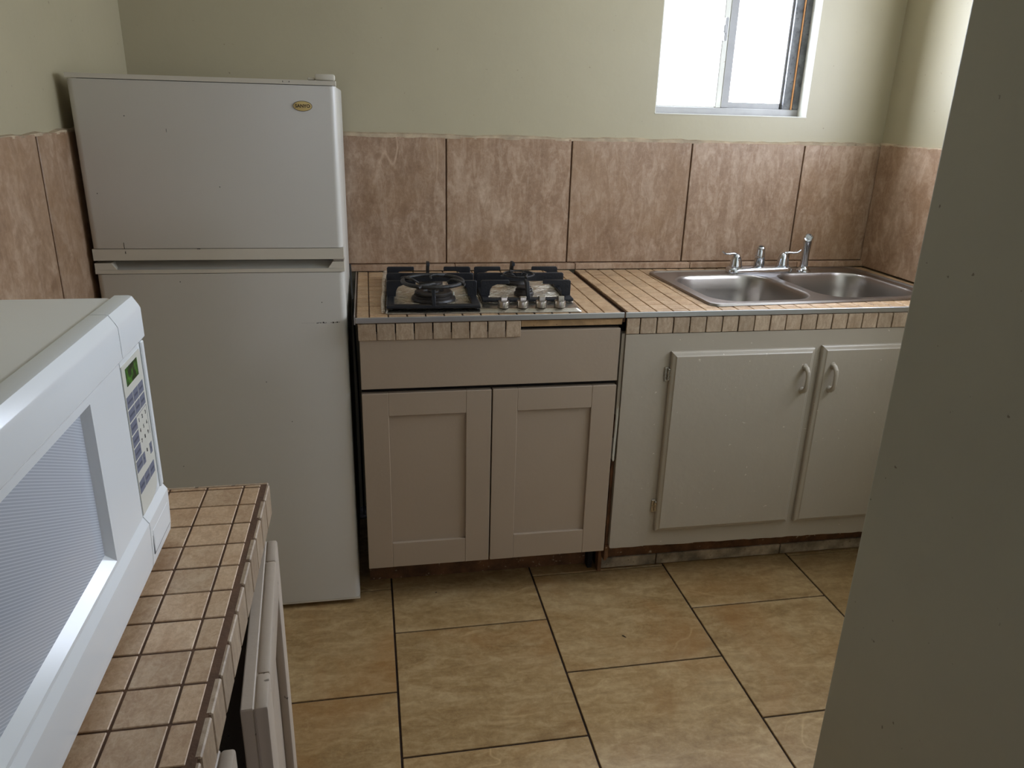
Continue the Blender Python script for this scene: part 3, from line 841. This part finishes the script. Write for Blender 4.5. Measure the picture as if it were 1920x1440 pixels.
def left_door(yh, ln, ang, parent):
    """panelled door hinged at y=yh, running towards the viewer"""
    Mx = Matrix.Translation((-.2445, yh, 0)) @ Matrix.Rotation(math.radians(ang), 4, 'Z')
    sw = .055; z0, z1 = .11, .868
    d = MB()
    d.box(0, .0135, -ln, 0, z0, z1, .0012)                       # inner board
    d.box(.0145, .028, -ln, -ln+sw, z0, z1, .003, 2).box(.0145, .028, -sw, 0, z0, z1, .003, 2)
    d.box(.0145, .028, -ln+sw, -sw, z1-sw, z1, .003, 2).box(.0145, .028, -ln+sw, -sw, z0, z0+sw, .003, 2)
    d.box(.012, .0155, -ln+.002, -.002, z0+.002, z1-.002)
    d.xform(Mx)
    dd = d.build('door', M['cab_left'], parent)
    return dd
left_door(-1.670, .336, 4.2, lc)
dd = left_door(-2.054, .36, 0, lc)
left_door(-2.46, .36, 0, lc)

# ------------------------------------------------------------------ microwave
mw = thing('microwave_oven', 'white countertop microwave with keypad and green display', 'microwave', (-.545, -2.015, LZ))
Y0, Y1 = -2.275, -1.760
ZB, ZTOP = .949, 1.2505
XF = -.330
MB().box(-.742, -.3565, Y0+.004, Y1-.004, ZB+.001, ZTOP, .005, 3).build('housing', M['mw_top'], mw)
for x in (-.70, -.38):
    for y in (Y0+.05, Y1-.05): MB().cyl((x, y, LZ+.0005), .014, ZB-LZ+.002, 14).build('foot', M['black'], mw)
prof_top = [(-.3555, 1.1985), (-.3555, 1.2515), (-.341, 1.2515), (-.3375, 1.2505), (-.3315, 1.2405), (-.330, 1.237), (-.3298, 1.2035), (-.3340, 1.1985)]
prof_bot = [(-.3555, ZB), (-.3555, 1.0145), (-.3340, 1.0145), (-.3285, 1.006), (-.3285, .9985), (-.330, .960), (-.3315, ZB)]
YS = -1.8465
door = MB()
door.prism(prof_top, Y0, YS-.0008, 'xz').prism(prof_bot, Y0, YS-.0008, 'xz')
door.box(-.3555, -.3342, -1.943, YS-.0008, 1.0142, 1.1988)
door.box(-.3555, -.3342, Y0, -2.215, 1.0142, 1.1988)
# sloped bezel round the window
wy0, wy1, wz0, wz1 = -2.215, -1.943, 1.019, 1.190
door.box(-.3555, -.3342, wy0, wy1, 1.0142, wz0).box(-.3555, -.3342, wy0, wy1, wz1, 1.1988)
i_ = .0075; xo, xi = -.3342, -.3435
ro = [door.bm.verts.new((xo, y, z)) for y, z in ((wy0, wz0), (wy1, wz0), (wy1, wz1), (wy0, wz1))]
ri = [door.bm.verts.new((xi, y, z)) for y, z in ((wy0+i_, wz0+i_*1.4), (wy1-i_*.6, wz0+i_*1.4), (wy1-i_*.6, wz1-i_*.9), (wy0+i_, wz1-i_*.9))]
for k in range(4): door.bm.faces.new([ro[k], ro[(k+1) % 4], ri[(k+1) % 4], ri[k]])
bmesh.ops.recalc_face_normals(door.bm, faces=door.bm.faces[:])
door = door.build('door', M['mw'], mw, smooth=25)
MB().box(-.352, xi+.0004, wy0+.003, wy1-.002, wz0+.004, wz1-.004).build('window_screen', M['mwglass'], door)
cp = MB().prism(prof_top, YS+.0008, Y1, 'xz').prism(prof_bot, YS+.0008, Y1, 'xz').box(-.3555, -.3342, YS+.0008, Y1, 1.0142, 1.1988)
cp.box(-.3345, -.3318, -1.770, Y1, 1.0142, 1.1988, .001)
cp = cp.build('control_side', M['mw'], mw, smooth=25)
# cream keypad membrane
pts = [(-1.862, 1.193), (-1.862, 1.016), (-1.808, 1.0155), (-1.790, 1.018), (-1.781, 1.025), (-1.776, 1.036), (-1.774, 1.05), (-1.774, 1.188), (-1.777, 1.193)]
pts = [(max(a, YS+.0012), z) for a, z in pts]
kp = MB().prism(pts, -.3343, -.3334, 'yz').build('keypad', M['mw_panel'], cp)
MB().box(-.3335, -.3330, -1.8345, -1.7900, 1.1675, 1.1875).build('display', M['lcd'], kp)['label'] = 'green lit display'
def key(y0, y1, z1, h=.0132):
    o = MB().box(-.3335, -.33315, y0, y1, z1-h, z1).build('key', M['key'], kp)
    MB().box(-.33316, -.33308, y0+.003, y1-.003, z1-h*.62, z1-h*.42).build('key_print', M['keymark'], o)
c1, c2, c3 = (-1.8435, -1.8205), (-1.8185, -1.8005), (-1.7985, -1.7800)
for k in range(6): key(*c1, 1.1575-.0153*k)
for k in range(2): key(*c2, 1.1575-.0153*k); key(*c3, 1.1575-.0153*k)
key(-1.8185, -1.8095, 1.080); key(-1.7885, -1.7800, 1.080)
key(-1.8435, -1.8235, 1.0565, .0145); key(-1.8215, -1.8025, 1.0565, .0145); key(-1.8005, -1.7815, 1.0565, .0145)
MT = Matrix(((0, 0, 1, -.3332), (1, 0, 0, 0), (0, 1, 0, 0), (0, 0, 0, 1)))
it = []
for n_, (cy_, rz_) in enumerate([(c, r_) for r_ in range(3) for c in (-1.8125, -1.7995, -1.7865)]):
    it.append((str(n_+1), cy_, 1.1195-.0125*rz_, .0062, .0001))
it.append(('0', -1.7995, 1.077, .0062, .0001))
text_part('digits', it, M['print'], kp, MT)
MB().box(-.3334, -.3332, -1.818, -1.7795, 1.1262, 1.1266).box(-.3334, -.3332, -1.7797, -1.7793, 1.09, 1.1264).build('number_pad_outline', M['key'], kp)
# door release button
MB().box(-.3300, -.3284, -1.838, -1.768, .963, .992, .0012).build('release_button', M['mw'], cp)
MB().box(-.3300, -.3290, -1.8395, -1.7665, .9615, .9935).build('button_gap_shade', M['seam'], cp)  # grey plate round the button, the gap's shadow put into its colour

# crumbs on the floor
def crumb(x, y, a, l, w, label):
    o = MB().tube([(-l/2, 0, w*.6), (-l/5, w*.2, w*.9), (l/5, -w*.1, w*.8), (l/2, w*.3, w*.5)], [w*.3, w*.6, w*.5, w*.2], 6)
    o = o.build('floor_debris', M['print'], None)
    o.location = (x, y, .0); o.rotation_euler = (0, 0, a)
    tag(o, label, 'debris')
crumb(.629, -.896, math.radians(-50), .014, .0025, 'dark scrap lying on the floor tile before the sink cabinet')
crumb(.10, -.60, .4, .006, .002, 'tiny dark crumb on the floor near the cooktop cabinet')

# ------------------------------------------------------------------ light
SKY_LO, SKY_HI = 14.5, 41.0
w = bpy.data.worlds.new('World'); S.world = w; w.use_nodes = True
bg = w.node_tree.nodes['Background']
bg.inputs[0].default_value = (.85, .90, 1.08, 1)
# overcast bright sky, brightest towards the hidden sun
_t = w.node_tree; _tc = _t.nodes.new('ShaderNodeTexCoord'); _d = _t.nodes.new('ShaderNodeVectorMath'); _d.operation = 'DOT_PRODUCT'
_d.inputs[1].default_value = Vector((-.55, .76, .34)).normalized()
_t.links.new(_tc.outputs['Generated'], _d.inputs[0])
_m = _t.nodes.new('ShaderNodeMath'); _m.operation = 'MAXIMUM'; _m.inputs[1].default_value = 0; _t.links.new(_d.outputs['Value'], _m.inputs[0])
_p = _t.nodes.new('ShaderNodeMath'); _p.operation = 'POWER'; _p.inputs[1].default_value = 2.0; _t.links.new(_m.outputs[0], _p.inputs[0])
_a = _t.nodes.new('ShaderNodeMath'); _a.operation = 'MULTIPLY_ADD'; _a.inputs[1].default_value = SKY_HI; _a.inputs[2].default_value = SKY_LO
_t.links.new(_p.outputs[0], _a.inputs[0]); _t.links.new(_a.outputs[0], bg.inputs[1])
def portal(name, loc, rot, sx, sy):
    l = bpy.data.lights.new(name, 'AREA'); l.shape = 'RECTANGLE'; l.size = sx; l.size_y = sy
    l.cycles.is_portal = True
    o = bpy.data.objects.new(name, l); COL.objects.link(o); o.location = loc; o.rotation_euler = rot
portal('window_daylight', (1.2, .14, 1.86), (-PI/2, 0, 0), .57, .8)
portal('added_rear_daylight', (0, YB-.05, 1.6), (PI/2, 0, 0), .6, .6)  # guides sky light through the added rear opening
portal('added_side_daylight', (XR+.115, (VY0+VY1)/2, (VZ0+VZ1)/2), (0, PI/2, 0), VZ1-VZ0, VY1-VY0)  # guides sky light through the added side window

# ------------------------------------------------------------------ camera
cd = bpy.data.cameras.new('camera'); cam = bpy.data.objects.new('camera', cd); COL.objects.link(cam)
yaw, pit, rol, f = .18982187743321108, .3467591703754162, .02817432408836595, 1433.7167
fw = Vector((math.sin(yaw)*math.cos(pit), math.cos(yaw)*math.cos(pit), -math.sin(pit)))
rt = Vector((math.cos(yaw), -math.sin(yaw), 0)); up = rt.cross(fw)
c, s = math.cos(rol), math.sin(rol)
R = rt*c+up*s; U = up*c-rt*s
mw_ = Matrix(((R.x, U.x, -fw.x, -.0709), (R.y, U.y, -fw.y, -2.67164), (R.z, U.z, -fw.z, 1.46274), (0, 0, 0, 1)))
cam.matrix_world = mw_
cd.sensor_width = 36; cd.sensor_fit = 'HORIZONTAL'; cd.lens = f/1920*36; cd.clip_start = .02
S.camera = cam
S.view_settings.view_transform = 'Standard'; S.view_settings.look = 'None'
S.view_settings.gamma = 1; S.view_settings.use_curve_mapping = False
S.view_settings.exposure = -0.22
S.cycles.max_bounces = 10; S.cycles.diffuse_bounces = 6; S.cycles.sample_clamp_indirect = 4
S.cycles.use_denoising = True
